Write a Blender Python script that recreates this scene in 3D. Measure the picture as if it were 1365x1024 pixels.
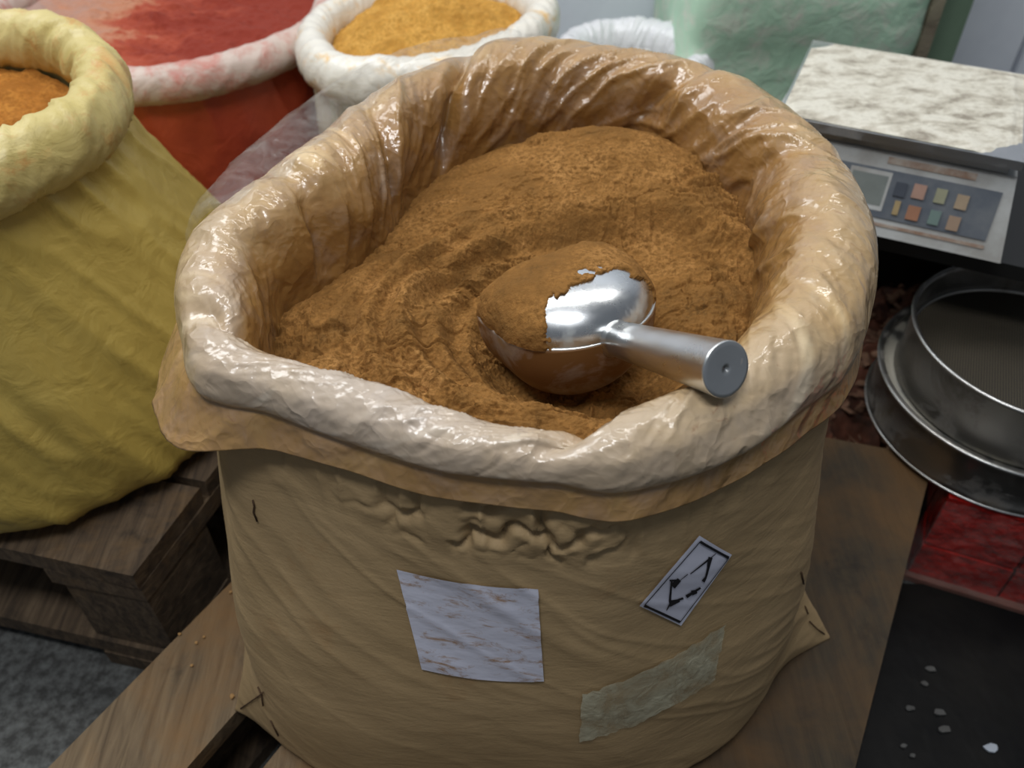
import bpy, bmesh, math, random
import numpy as np
from mathutils import Vector, Matrix
from mathutils.bvhtree import BVHTree
random.seed(7); RNG = np.random.RandomState(11)
PI = math.pi
S = bpy.context.scene
for o in list(bpy.data.objects): bpy.data.objects.remove(o)
COL = S.collection

# ------------------------------------------------------------------ camera
FPX, CXP, CYP, PITCH, ZC = 1150.0, 682.5, 512.0, math.radians(44), 0.904
cam = bpy.data.cameras.new('camera'); camo = bpy.data.objects.new('camera', cam); COL.objects.link(camo)
camo.location = (0, 0, ZC); camo.rotation_euler = (PI/2 - PITCH, 0, 0)
cam.sensor_width = 36; cam.lens = 36 * FPX / 1365; cam.clip_start = 0.02
cam.dof.use_dof = True; cam.dof.focus_distance = 0.60; cam.dof.aperture_fstop = 6.5
S.camera = camo
# ------------------------------------------------------------------ world, lights, exposure
w = bpy.data.worlds.new('world'); S.world = w; w.use_nodes = True
bg = w.node_tree.nodes['Background']; bg.inputs[0].default_value = (0.80, 0.88, 1.0, 1); bg.inputs[1].default_value = 0.17
def area(name, loc, target, sx, sy, power, color):
    l = bpy.data.lights.new(name, 'AREA'); l.shape = 'RECTANGLE'; l.size = sx; l.size_y = sy; l.energy = power; l.color = color
    o = bpy.data.objects.new(name, l); COL.objects.link(o); o.location = loc
    o.rotation_euler = (Vector(target) - Vector(loc)).to_track_quat('-Z', 'Y').to_euler(); return o
area('skylight', (-1.25, 1.35, 2.1), (0.0, 0.9, 0.4), 1.1, 0.8, 27, (0.95, 0.98, 1.0))
area('ceiling_tube_light', (-0.25, 0.95, 2.2), (0, 0.95, 0), 0.10, 1.2, 7, (1.0, 0.98, 0.95))
area('ceiling_tube_light', (0.7, 1.1, 2.2), (0.5, 1.05, 0), 0.10, 1.2, 8, (1.0, 0.98, 0.95))
area('front_fill_light', (-0.2, -0.1, 2.3), (0.1, 1.3, 0.4), 1.0, 0.3, 21, (0.97, 0.98, 1.0))  # unseen fill added to brighten the back boards and the sack front
S.view_settings.view_transform = 'Standard'; S.view_settings.look = 'None'
S.view_settings.exposure = -0.1; S.view_settings.gamma = 1.0; S.view_settings.use_curve_mapping = False

# ------------------------------------------------------------------ layout helpers
CR = np.array([1., 0, 0]); CU = np.array([0, math.sin(PITCH), math.cos(PITCH)]); CF = np.array([0, math.cos(PITCH), -math.sin(PITCH)])
def ray(x, y): return CR*(x-CXP)/FPX - CU*(y-CYP)/FPX + CF
def P(x, y, z):
    d = ray(x, y); return np.array([0, 0, ZC]) + d*(z-ZC)/d[2]
# ------------------------------------------------------------------ noise (numpy)
_perm = RNG.permutation(4096); _val = RNG.rand(4096)*2-1
def vnoise(x, y, z=0.0):
    x, y, z = np.broadcast_arrays(np.asarray(x, float), np.asarray(y, float), np.asarray(z, float))
    xi = np.floor(x).astype(int); yi = np.floor(y).astype(int); zi = np.floor(z).astype(int)
    fx, fy, fz = x-xi, y-yi, z-zi
    fx = fx*fx*fx*(fx*(fx*6-15)+10); fy = fy*fy*fy*(fy*(fy*6-15)+10); fz = fz*fz*fz*(fz*(fz*6-15)+10)
    def h(a, b, c): return _val[_perm[(_perm[(_perm[a & 4095]+b) & 4095]+c) & 4095]]
    r = 0
    for dx in (0, 1):
        for dy in (0, 1):
            for dz in (0, 1):
                r = r + h(xi+dx, yi+dy, zi+dz)*(fx if dx else 1-fx)*(fy if dy else 1-fy)*(fz if dz else 1-fz)
    return r
def fbm(x, y, z=0.0, o=4):
    r = 0; a = 1.0; t = 0
    for k in range(o):
        r = r + a*vnoise(np.asarray(x)*2**k+17*k, np.asarray(y)*2**k-9*k, np.asarray(z)*2**k+5*k); t += a; a *= 0.5
    return r/t
def ridge(x, y, z=0.0): return (1-np.abs(vnoise(x, y, z)))**3
def sst(a, b, x):
    t = np.clip((np.asarray(x, float)-a)/(b-a), 0, 1); return t*t*(3-2*t)
def pint(th, ths, vals):   # smooth periodic interpolation
    o = np.argsort(ths); t = np.asarray(ths)[o]; v = np.asarray(vals, float)[o]
    t = np.concatenate([t[-3:]-2*PI, t, t[:3]+2*PI]); v = np.concatenate([v[-3:], v, v[:3]])
    i = np.clip(np.searchsorted(t, th)-1, 1, len(t)-3)
    u = (th-t[i])/(t[i+1]-t[i])
    p0, p1, p2, p3 = v[i-1], v[i], v[i+1], v[i+2]
    return 0.5*(2*p1+(p2-p0)*u+(2*p0-5*p1+4*p2-p3)*u*u+(3*p1-p0-3*p2+p3)*u**3)

# ------------------------------------------------------------------ object helpers
def tag(o, label=None, cat=None, group=None, kind=None):
    if label: o['label'] = label
    if cat: o['category'] = cat
    if group: o['group'] = group
    if kind: o['kind'] = kind
    return o
def link(name, me, m=None, parent=None, smooth=True):
    if m: me.materials.append(m)
    if smooth: me.polygons.foreach_set('use_smooth', [True]*len(me.polygons))
    o = bpy.data.objects.new(name, me); COL.objects.link(o)
    if parent: o.parent = parent; o.matrix_parent_inverse = Matrix.Translation(parent.location).inverted() if parent.rotation_euler[2] == 0 else parent.matrix_basis.inverted()
    return o
def empty(name, loc, label, cat, group=None, kind=None):
    o = bpy.data.objects.new(name, None); COL.objects.link(o); o.location = loc; o.empty_display_size = .05
    return tag(o, label, cat, group, kind)
def grid(name, V, m, parent=None, closed=False, attrs=None, thick=0):
    """V: (rows, cols, 3). closed: columns wrap."""
    n, k = V.shape[:2]
    idx = np.arange(n*k).reshape(n, k)
    a = idx[:-1]; b = idx[1:]
    if closed: a2 = np.roll(a, -1, 1); b2 = np.roll(b, -1, 1)
    else: a, b, a2, b2 = a[:, :-1], b[:, :-1], a[:, 1:], b[:, 1:]
    f = np.stack([a, a2, b2, b], -1).reshape(-1, 4)
    me = bpy.data.meshes.new(name)
    me.vertices.add(n*k); me.vertices.foreach_set('co', V.reshape(-1).astype(np.float32))
    me.loops.add(f.size); me.loops.foreach_set('vertex_index', f.reshape(-1).astype(np.int32))
    me.polygons.add(len(f)); me.polygons.foreach_set('loop_start', np.arange(0, f.size, 4, dtype=np.int32))
    me.update(calc_edges=True)
    for an, arr in (attrs or {}).items():
        at = me.attributes.new(an, 'FLOAT', 'POINT'); at.data.foreach_set('value', np.broadcast_to(arr, (n, k)).reshape(-1).astype(np.float32))
    o = link(name, me, m, parent)
    if thick:
        s = o.modifiers.new('thickness', 'SOLIDIFY'); s.thickness = thick; s.offset = -1
    return o
def bm_obj(name, bm, m, parent=None, smooth=False, bevel=0, seg=2):
    if bevel:
        bmesh.ops.bevel(bm, geom=[e for e in bm.edges if len(e.link_faces) == 2 and e.calc_face_angle(0) > 0.5], offset=bevel, segments=seg, affect='EDGES', profile=0.5)
    bmesh.ops.recalc_face_normals(bm, faces=bm.faces)
    me = bpy.data.meshes.new(name); bm.to_mesh(me); bm.free()
    return link(name, me, m, parent, smooth)
def hexa(bm, pts):
    """8 points: bottom 4 ccw, top 4 ccw"""
    v = [bm.verts.new(p) for p in pts]
    for q in ((3, 2, 1, 0), (4, 5, 6, 7), (0, 1, 5, 4), (1, 2, 6, 5), (2, 3, 7, 6), (3, 0, 4, 7)): bm.faces.new([v[i] for i in q])
def obox(bm, c, ax, ay, z0, z1, taper=0, hx=None, hy=None):
    """oriented box: c centre xy, ax/ay half-vectors xy"""
    c = np.array(c[:2], float); ax = np.array(ax, float); ay = np.array(ay, float)
    b = [c-ax-ay, c+ax-ay, c+ax+ay, c-ax+ay]; k = 1-taper
    t = [c+(-ax-ay)*k, c+(ax-ay)*k, c+(ax+ay)*k, c+(-ax+ay)*k]
    hexa(bm, [(*p, z0) for p in b]+[(*p, z1) for p in t])
def lathe(name, prof, c, m, parent=None, n=96, thick=0, attrs=None):
    th = np.linspace(0, 2*PI, n, endpoint=False)
    V = np.array([[(c[0]+r*math.cos(t), c[1]+r*math.sin(t), c[2]+z) for t in th] for r, z in prof])
    return grid(name, V, m, parent, closed=True, thick=thick)

# ------------------------------------------------------------------ materials
def mat(name): 
    m = bpy.data.materials.new(name); m.use_nodes = True; nt = m.node_tree
    return m, nt, nt.nodes['Principled BSDF']
def N(nt, t, **k):
    n = nt.nodes.new(t)
    for a, b in k.items():
        if a.startswith('i_'):
            key = a[2:]; key = int(key) if key.isdigit() else key.replace('_', ' ')
            n.inputs[key].default_value = b
        else: setattr(n, a, b)
    return n
def coords(nt, scale=(1, 1, 1), rot=(0, 0, 0)):
    g = N(nt, 'ShaderNodeNewGeometry'); mp = N(nt, 'ShaderNodeMapping'); nt.links.new(g.outputs['Position'], mp.inputs[0])
    mp.inputs['Scale'].default_value = scale; mp.inputs['Rotation'].default_value = rot; return mp.outputs[0]
def noise(nt, co, scale, detail=5, rough=0.6, dist=0.0):
    n = N(nt, 'ShaderNodeTexNoise'); n.inputs['Scale'].default_value = scale; n.inputs['Detail'].default_value = detail
    n.inputs['Roughness'].default_value = rough; n.inputs['Distortion'].default_value = dist; nt.links.new(co, n.inputs['Vector']); return n.outputs['Fac']
def ramp(nt, fac, stops):
    r = N(nt, 'ShaderNodeValToRGB'); e = r.color_ramp.elements
    while len(e) < len(stops): e.new(0.5)
    for q, (p, c) in zip(e, stops): q.position = p; q.color = (*c, 1) if len(c) == 3 else c
    nt.links.new(fac, r.inputs[0]); return r.outputs[0]
def mix(nt, fac, a, b, mode='MIX'):
    n = N(nt, 'ShaderNodeMix', data_type='RGBA', blend_type=mode)
    for s, v in ((0, fac), (6, a), (7, b)):
        if isinstance(v, bpy.types.NodeSocket): nt.links.new(v, n.inputs[s])
        else: n.inputs[s].default_value = v if s == 0 else (*v, 1)
    return n.outputs[2]
def bump(nt, h, dist, strength=1.0, prev=None):
    b = N(nt, 'ShaderNodeBump'); b.inputs['Distance'].default_value = dist; b.inputs['Strength'].default_value = strength
    nt.links.new(h, b.inputs['Height'])
    if prev: nt.links.new(prev, b.inputs['Normal'])
    return b.outputs[0]
def srgb(*c): return tuple(((x/255)/12.92 if x/255 <= 0.04045 else ((x/255+0.055)/1.055)**2.4) for x in c)
def attr(nt, n): 
    a = N(nt, 'ShaderNodeAttribute'); a.attribute_name = n; return a.outputs['Fac']
W1, W0 = (1, 1, 1), (0, 0, 0)

def powder_mat(name, a, b, c, grain=900, bd=0.0019):
    m, nt, p = mat(name); co = coords(nt)
    f1 = noise(nt, co, 22, 6, .65); col = ramp(nt, f1, [(0.3, a), (0.5, b), (0.72, c)])
    f2 = noise(nt, co, 260, 4, .7); col = mix(nt, ramp(nt, f2, [(0.42, W1), (0.56, W0)]), col, tuple(x*0.76 for x in b), 'MIX') if grain else col
    nt.links.new(col, p.inputs['Base Color']); p.inputs['Roughness'].default_value = 0.95
    p.inputs['Specular IOR Level'].default_value = 0.12
    b1 = bump(nt, noise(nt, co, 130, 6, .75), bd, 0.9); b2 = bump(nt, noise(nt, co, 600, 2, .6), bd*.35, 0.8, b1)
    nt.links.new(b2, p.inputs['Normal']); return m
M = {}
M['powder'] = powder_mat('cinnamon_powder', srgb(100, 72, 38), srgb(142, 101, 53), srgb(172, 127, 74))
M['powder_yellow'] = powder_mat('ochre_powder', srgb(150, 100, 36), srgb(200, 150, 72), srgb(216, 170, 92))
M['powder_orange'] = powder_mat('orange_powder', srgb(126, 78, 28), srgb(172, 112, 48), srgb(192, 134, 62))
M['powder_white'] = powder_mat('white_powder', srgb(205, 200, 195), srgb(228, 226, 222), srgb(238, 238, 236))

def red_powder():
    m, nt, p = mat('red_powder'); co = coords(nt)
    g = N(nt, 'ShaderNodeNewGeometry'); sx = N(nt, 'ShaderNodeSeparateXYZ'); nt.links.new(g.outputs['Position'], sx.inputs[0])
    f = noise(nt, coords(nt, (1, 1.8, 1)), 9, 7, .7, .6)
    mr = N(nt, 'ShaderNodeMapRange'); nt.links.new(sx.outputs[0], mr.inputs[0]); mr.inputs[1].default_value = -0.72; mr.inputs[2].default_value = -0.34
    mr.inputs[3].default_value = 0.32; mr.inputs[4].default_value = -0.38
    ad = N(nt, 'ShaderNodeMath', operation='ADD'); nt.links.new(f, ad.inputs[0]); nt.links.new(mr.outputs[0], ad.inputs[1])
    col = ramp(nt, ad.outputs[0], [(0.28, srgb(130, 44, 26)), (0.45, srgb(160, 70, 46)), (0.56, srgb(178, 122, 92)), (0.8, srgb(162, 132, 120))])
    nt.links.new(col, p.inputs['Base Color']); p.inputs['Roughness'].default_value = .95
    nt.links.new(bump(nt, noise(nt, co, 90, 5, .7), .002, .9), p.inputs['Normal']); return m
M['powder_red'] = red_powder()

def liner_mat():
    m, nt, p = mat('dusty_clear_liner')
    co = coords(nt); d = attr(nt, 'dust'); wv = attr(nt, 'veil_glare')
    n1 = noise(nt, co, 28, 6, .7, .8)
    a1 = N(nt, 'ShaderNodeMath', operation='MULTIPLY_ADD'); nt.links.new(n1, a1.inputs[0]); a1.inputs[1].default_value = 0.7; a1.inputs[2].default_value = -0.35
    a2 = N(nt, 'ShaderNodeMath', operation='ADD'); nt.links.new(a1.outputs[0], a2.inputs[0]); nt.links.new(d, a2.inputs[1])
    col = ramp(nt, a2.outputs[0], [(0.0, srgb(212, 192, 156)), (0.3, srgb(206, 174, 120)), (0.6, srgb(174, 132, 72)), (1.0, srgb(120, 82, 38))])
    n2 = noise(nt, coords(nt, (1, 1, 2.5), (0.3, 0.4, 0.6)), 60, 5, .75, 1.5)
    speck = ramp(nt, n2, [(0.60, W0), (0.70, W1)])
    col = mix(nt, speck, col, mix(nt, 0.5, col, srgb(140, 84, 38)))
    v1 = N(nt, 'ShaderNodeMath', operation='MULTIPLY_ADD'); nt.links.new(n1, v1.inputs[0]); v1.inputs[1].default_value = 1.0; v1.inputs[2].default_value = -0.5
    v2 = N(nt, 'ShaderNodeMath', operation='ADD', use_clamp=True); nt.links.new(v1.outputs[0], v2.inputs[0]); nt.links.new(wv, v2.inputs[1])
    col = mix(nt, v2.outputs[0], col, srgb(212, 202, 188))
    nt.links.new(col, p.inputs['Base Color']); p.inputs['Roughness'].default_value = .48
    p.inputs['Specular IOR Level'].default_value = 0.5
    p.inputs['Coat Weight'].default_value = 0.85; p.inputs['Coat Roughness'].default_value = 0.13; p.inputs['Coat IOR'].default_value = 1.55
    wn = N(nt, 'ShaderNodeTexNoise'); wn.inputs['Scale'].default_value = 22; wn.inputs['Detail'].default_value = 3; nt.links.new(co, wn.inputs['Vector'])
    vm = N(nt, 'ShaderNodeVectorMath', operation='MULTIPLY_ADD'); nt.links.new(wn.outputs['Color'], vm.inputs[0]); vm.inputs[1].default_value = (.07, .07, .07); nt.links.new(co, vm.inputs[2])
    def vor(sc_):
        v = N(nt, 'ShaderNodeTexVoronoi'); v.inputs['Scale'].default_value = sc_; nt.links.new(vm.outputs[0], v.inputs['Vector']); return v.outputs['Distance']
    msk = ramp(nt, noise(nt, co, 9, 2, .5), [(.35, (.2,)*3), (.62, W1)])
    cb_ = N(nt, 'ShaderNodeCombineXYZ')
    for k_, a_ in enumerate(('wu', 'wv', 'ww')): nt.links.new(N(nt, 'ShaderNodeAttribute', attribute_name=a_).outputs['Fac'], cb_.inputs[k_])
    def streak(sc_, sx_, dist_):
        mp = N(nt, 'ShaderNodeMapping'); mp.inputs['Scale'].default_value = (1, 1, sx_); nt.links.new(cb_.outputs[0], mp.inputs[0])
        t_ = N(nt, 'ShaderNodeTexNoise', noise_type='RIDGED_MULTIFRACTAL'); t_.inputs['Scale'].default_value = sc_; t_.inputs['Detail'].default_value = 2.5; t_.inputs['Distortion'].default_value = dist_
        t_.inputs['Roughness'].default_value = .45; nt.links.new(mp.outputs[0], t_.inputs['Vector']); return t_.outputs['Fac']
    s1_ = streak(20, .25, .5)
    bs = bump(nt, s1_, .0050, .8)
    bs = bump(nt, streak(52, .30, .6), .0020, .7, bs)
    b0 = bump(nt, vor(38), .008, .34, bs)
    ccol = mix(nt, ramp(nt, streak(30, .35, 1.0), [(.12, (.42,)*3), (.42, W0)]), col, srgb(118, 80, 36)); nt.links.new(ccol, p.inputs['Base Color'])
    b1 = bump(nt, vor(100), .003, .2, b0); nt.links.new(msk, b1.node.inputs['Strength']) if False else None
    b2 = bump(nt, noise(nt, co, 200, 2, .5, 1.0), .0008, .35, b1)
    nt.links.new(b1, p.inputs['Normal']); nt.links.new(b2, p.inputs['Coat Normal']); return m
M['liner'] = liner_mat()
def film_mat(name, alpha=0.3, c=(0.62, 0.61, 0.56)):
    m, nt, p = mat(name); p.inputs['Base Color'].default_value = (*c, 1); p.inputs['Roughness'].default_value = .12
    co = coords(nt); a = ramp(nt, noise(nt, co, 40, 4, .6, 1.0), [(0.35, (alpha*.5,)*3), (0.7, (alpha*1.7,)*3)])
    nt.links.new(a, p.inputs['Alpha'])
    nt.links.new(bump(nt, noise(nt, co, 90, 3, .5, 1), .002, .6), p.inputs['Normal']); return m
M['film'] = film_mat('clear_film', .13)
M['tape'] = film_mat('frosted_tape', .55, srgb(186, 182, 156))

def paper_mat():
    m, nt, p = mat('kraft_paper'); co = coords(nt)
    col = ramp(nt, noise(nt, coords(nt, (1, 1, 1.6)), 6, 6, .6), [(0.3, srgb(154, 130, 92)), (0.7, srgb(176, 150, 110))])
    fib = noise(nt, coords(nt, (1, 1, 5), (0, .5, .3)), 120, 3, .6)
    col = mix(nt, ramp(nt, fib, [(0.35, (0.12,)*3), (0.75, W0)]), col, srgb(112, 84, 48))
    col = mix(nt, ramp(nt, noise(nt, co, 14, 7, .7), [(0.58, W0), (0.8, (0.5,)*3)]), col, srgb(140, 92, 42))
    nt.links.new(col, p.inputs['Base Color']); p.inputs['Roughness'].default_value = .72
    b1 = bump(nt, noise(nt, coords(nt, (1, 1, 3.2), (0, .55, 0)), 16, 4, .55, .5), .008, .2)
    b2 = bump(nt, noise(nt, co, 500, 2, .5), .0004, .5, b1); nt.links.new(b2, p.inputs['Normal']); return m
M['paper'] = paper_mat()

def wood_mat(name, a, b, c, rot=0.0, dustc=None, dust=(.5, .7)):
    m, nt, p = mat(name)
    gr = noise(nt, coords(nt, (14, 1.2, 8), (0, 0, rot)), 9, 6, .65, .6)
    col = ramp(nt, gr, [(0.3, a), (0.5, b), (0.72, c)])
    st = noise(nt, coords(nt), 13, 6, .7, .5)
    col = mix(nt, ramp(nt, st, [(0.56, W0), (0.72, (.75,)*3)]), col, tuple(x*.3 for x in a))
    if dustc:
        g2 = noise(nt, coords(nt), 5, 7, .65, .3); col = mix(nt, ramp(nt, g2, [(dust[0], W0), (dust[1], W1)]), col, dustc)
    nt.links.new(col, p.inputs['Base Color']); p.inputs['Roughness'].default_value = .8
    nt.links.new(bump(nt, gr, .003, .6), p.inputs['Normal']); return m
# pallets run about 30 degrees off the view axis
M['beam_wood'] = wood_mat('dusty_pallet_wood', srgb(84, 68, 48), srgb(112, 94, 70), srgb(134, 114, 86), math.radians(30), srgb(126, 94, 56), (.42, .6))
M['panel_wood'] = wood_mat('stained_board', srgb(46, 38, 27), srgb(58, 48, 33), srgb(70, 58, 39), math.radians(28), srgb(92, 66, 34), (.42, .66))
M['dark_wood'] = wood_mat('old_dark_pallet_wood', srgb(48, 38, 28), srgb(84, 68, 50), srgb(112, 94, 72), math.radians(72), srgb(110, 84, 50), (.56, .7))

def metal_mat(name, base, rough, dirt=None, dc=(.1, .06, .02), lo=.5, hi=.6, sc=20, metallic=1.0):
    m, nt, p = mat(name); co = coords(nt); p.inputs['Metallic'].default_value = metallic
    f = noise(nt, co, sc, 6, .65, .4)
    if dirt:
        msk = ramp(nt, f, [(lo, W0), (hi, W1)])
        nt.links.new(mix(nt, msk, base, dc), p.inputs['Base Color'])
        iv = N(nt, 'ShaderNodeMath', operation='MULTIPLY_ADD'); nt.links.new(msk, iv.inputs[0]); iv.inputs[1].default_value = -.95*metallic; iv.inputs[2].default_value = metallic
        nt.links.new(iv.outputs[0], p.inputs['Metallic'])
    else: p.inputs['Base Color'].default_value = (*base, 1)
    rr = N(nt, 'ShaderNodeMath', operation='MULTIPLY_ADD'); nt.links.new(f, rr.inputs[0]); rr.inputs[1].default_value = .3; rr.inputs[2].default_value = rough
    nt.links.new(rr.outputs[0], p.inputs['Roughness'])
    nt.links.new(bump(nt, noise(nt, co, 45, 2, .5, .3), .0015, .25), p.inputs['Normal']); return m
M['alu'] = metal_mat('scoop_aluminium', (.70, .71, .70), .16, True, srgb(165, 128, 88), .66, .78, 40)
M['alu_dusty'] = metal_mat('scoop_aluminium_dusty', (.50, .47, .43), .30, True, srgb(116, 80, 44), .34, .52, 16)
M['alu_hood'] = metal_mat('scoop_aluminium_hood', (.66, .68, .69), .13, True, srgb(190, 200, 195), .55, .75, 30)
M['steel'] = metal_mat('sieve_steel', (.34, .33, .31), .22, True, srgb(84, 76, 64), .5, .68, 14)
M['steel_rim'] = metal_mat('steel_rim', (.6, .6, .58), .18)
M['steel_plate'] = metal_mat('scale_steel', (.62, .63, .64), .2, True, srgb(130, 124, 112), .55, .75, 18)

def cloth_mat(name, a, b, rough=.55, sc=9, bd=.006, aniso=(1, 1, 1), coat=0.2, dustc=None, lo=.5, hi=.65):
    m, nt, p = mat(name); co = coords(nt)
    col = ramp(nt, noise(nt, coords(nt, aniso), sc, 5, .6, .5), [(0.3, a), (0.7, b)])
    if dustc: col = mix(nt, ramp(nt, noise(nt, co, 26, 6, .7, .6), [(lo, W0), (hi, W1)]), col, dustc)
    nt.links.new(col, p.inputs['Base Color']); p.inputs['Roughness'].default_value = rough; p.inputs['Coat Weight'].default_value = coat; p.inputs['Coat Roughness'].default_value = .25
    nt.links.new(bump(nt, noise(nt, coords(nt, aniso), 30, 4, .55, .8), bd, .5), p.inputs['Normal']); return m
M['yellow_bag'] = cloth_mat('yellow_bag', srgb(166, 142, 66), srgb(190, 166, 84), aniso=(1, 1, 1))
M['yellow_roll'] = cloth_mat('yellow_roll', srgb(186, 168, 98), srgb(206, 190, 132), dustc=srgb(190, 146, 82), lo=.52, hi=.68)
M['red_bag'] = cloth_mat('red_bag', srgb(150, 52, 32), srgb(184, 76, 46), rough=.42, coat=.5)
M['red_roll'] = cloth_mat('white_roll_red_dust', srgb(184, 164, 152), srgb(208, 190, 178), dustc=srgb(186, 118, 104), lo=.46, hi=.66)
M['pale_bag'] = cloth_mat('pale_bag', srgb(160, 152, 130), srgb(196, 190, 172), rough=.4, coat=.5)
M['pale_roll'] = cloth_mat('white_roll_ochre_dust', srgb(214, 208, 194), srgb(230, 226, 214), rough=.4, coat=.6, dustc=srgb(220, 178, 104), lo=.54, hi=.68)
M['white_roll'] = cloth_mat('white_roll', srgb(204, 204, 206), srgb(228, 228, 230), rough=.4, coat=.6, dustc=srgb(190, 150, 140), lo=.66, hi=.76)
M['mint'] = cloth_mat('mint_powdered_bag', srgb(164, 200, 172), srgb(190, 222, 196), rough=.8, sc=8, bd=.006, coat=0, dustc=srgb(206, 212, 196), lo=.46, hi=.66)
M['mint_edge'] = cloth_mat('brown_stained_edge', srgb(110, 100, 84), srgb(140, 134, 112), rough=.8)
def plain(name, c, rough=.6, metallic=0, coat=0, var=.0, sc=20, c2=None, bd=0, bs=60):
    m, nt, p = mat(name); p.inputs['Roughness'].default_value = rough; p.inputs['Metallic'].default_value = metallic; p.inputs['Coat Weight'].default_value = coat
    co = coords(nt); nt.links.new(ramp(nt, noise(nt, co, sc, 5, .65), [(.4, c), (.66, c2 or tuple(x*.8 for x in c))]), p.inputs['Base Color'])
    if bd: nt.links.new(bump(nt, noise(nt, co, bs, 4, .6), bd, .7), p.inputs['Normal'])
    return m
M['wall'] = plain('whitewashed_board', srgb(226, 232, 240), .6, c2=srgb(212, 218, 228), sc=4)
M['dark'] = plain('black_metal', srgb(16, 16, 16), .5)
M['dark_wet'] = plain('black_wet_sheet', srgb(11, 12, 13), .5, c2=srgb(24, 23, 21), sc=7, bd=.004, bs=9)
M['dark_wet'].node_tree.nodes['Principled BSDF'].inputs['Specular IOR Level'].default_value = .15
M['concrete'] = plain('speckled_concrete', srgb(58, 58, 56), .85, c2=srgb(104, 106, 104), sc=75, bd=.003, bs=90)
M['label'] = plain('white_label_paper', srgb(206, 208, 222), .5, c2=srgb(196, 198, 212), sc=20)
M['ink'] = plain('black_ink', srgb(24, 24, 28), .5)
M['label_dirt'] = None
M['scale_body'] = plain('grey_scale_plastic', srgb(172, 174, 172), .45, c2=srgb(140, 138, 132), sc=12)
M['scale_panel'] = plain('blue_grey_keypad', srgb(84, 90, 98), .4, c2=srgb(102, 106, 110), sc=30)
M['lcd'] = plain('grey_display', srgb(120, 126, 122), .25)
M['rust'] = plain('rust_stain', srgb(126, 96, 76), .7, c2=srgb(160, 150, 138), sc=40)
M['red_brick'] = plain('red_wrapped', srgb(176, 30, 22), .3, coat=.8, c2=srgb(130, 16, 12), sc=24, bd=.014, bs=45)
M['rubble'] = plain('rubble', srgb(96, 54, 36), .9, c2=srgb(50, 32, 22), sc=30, bd=.004)
M['rubble_pale'] = plain('rubble_pale', srgb(132, 100, 78), .9, c2=srgb(86, 54, 38), sc=30, bd=.004)
def label_mat():
    m, nt, p = mat('stained_white_label'); co = coords(nt)
    st = noise(nt, coords(nt, (1, 1, 2.6)), 42, 6, .75, .6)
    col = mix(nt, ramp(nt, st, [(.52, W0), (.66, W1)]), srgb(204, 206, 220), srgb(160, 128, 100))
    nt.links.new(col, p.inputs['Base Color']); p.inputs['Roughness'].default_value = .5
    nt.links.new(bump(nt, noise(nt, coords(nt, (1, 1, 2)), 30, 3, .5), .003, .5), p.inputs['Normal']); return m
M['label_stained'] = label_mat()
def pan_mat():
    m, nt, p = mat('flour_dusted_steel'); co = coords(nt)
    f = noise(nt, coords(nt, (1, 1.6, 1)), 30, 8, .72, .25)
    col = ramp(nt, f, [(.34, srgb(142, 134, 120)), (.47, srgb(190, 184, 168)), (.58, srgb(216, 212, 198)), (.75, srgb(172, 166, 150))])
    nt.links.new(col, p.inputs['Base Color']); p.inputs['Roughness'].default_value = .9
    nt.links.new(bump(nt, f, .004, .5), p.inputs['Normal']); return m
M['flour'] = pan_mat()
def mesh_mat():
    m, nt, p = mat('sieve_mesh'); co = coords(nt)
    h = None
    for r in (0.4, 0.4+PI/2):
        wv = N(nt, 'ShaderNodeTexWave'); wv.inputs['Scale'].default_value = 110; nt.links.new(coords(nt, (1, 1, 1), (0, 0, r)), wv.inputs[0])
        h = wv.outputs['Fac'] if h is None else mix(nt, .5, h, wv.outputs['Fac'], 'MULTIPLY')
    nt.links.new(ramp(nt, h, [(.2, srgb(30, 27, 22)), (.8, srgb(92, 84, 68))]), p.inputs['Base Color']); p.inputs['Roughness'].default_value = .6; p.inputs['Metallic'].default_value = .3
    return m
M['mesh'] = mesh_mat()

# ================================================================== SETTING
bm = bmesh.new(); hexa(bm, [(-4, -1.5, -.05), (4, -1.5, -.05), (4, 3, -.05), (-4, 3, -.05), (-4, -1.5, 0), (4, -1.5, 0), (4, 3, 0), (-4, 3, 0)])
tag(bm_obj('floor', bm, M['concrete']), kind='structure')
WY = 1.62
wall = bpy.data.objects.new('wall_back', None); COL.objects.link(wall); wall.location = (0, WY, 0); wall['kind'] = 'structure'
for k in range(6):   # pale boards with recessed joints
    x0 = -1.66+k*0.66-.005
    bm = bmesh.new(); hexa(bm, [(x0, WY, 0), (x0+.648, WY, 0), (x0+.648, WY+.03, 0), (x0, WY+.03, 0), (x0, WY, 2.4), (x0+.648, WY, 2.4), (x0+.648, WY+.03, 2.4), (x0, WY+.03, 2.4)])
    bm_obj('wall_board', bm, M['wall'], wall, bevel=.003)
bm = bmesh.new(); hexa(bm, [(-1.7, WY+.03, 0), (2.4, WY+.03, 0), (2.4, WY+.08, 0), (-1.7, WY+.08, 0), (-1.7, WY+.03, 2.4), (2.4, WY+.03, 2.4), (2.4, WY+.08, 2.4), (-1.7, WY+.08, 2.4)])
bm_obj('backing', bm, M['dark'], wall)

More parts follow.
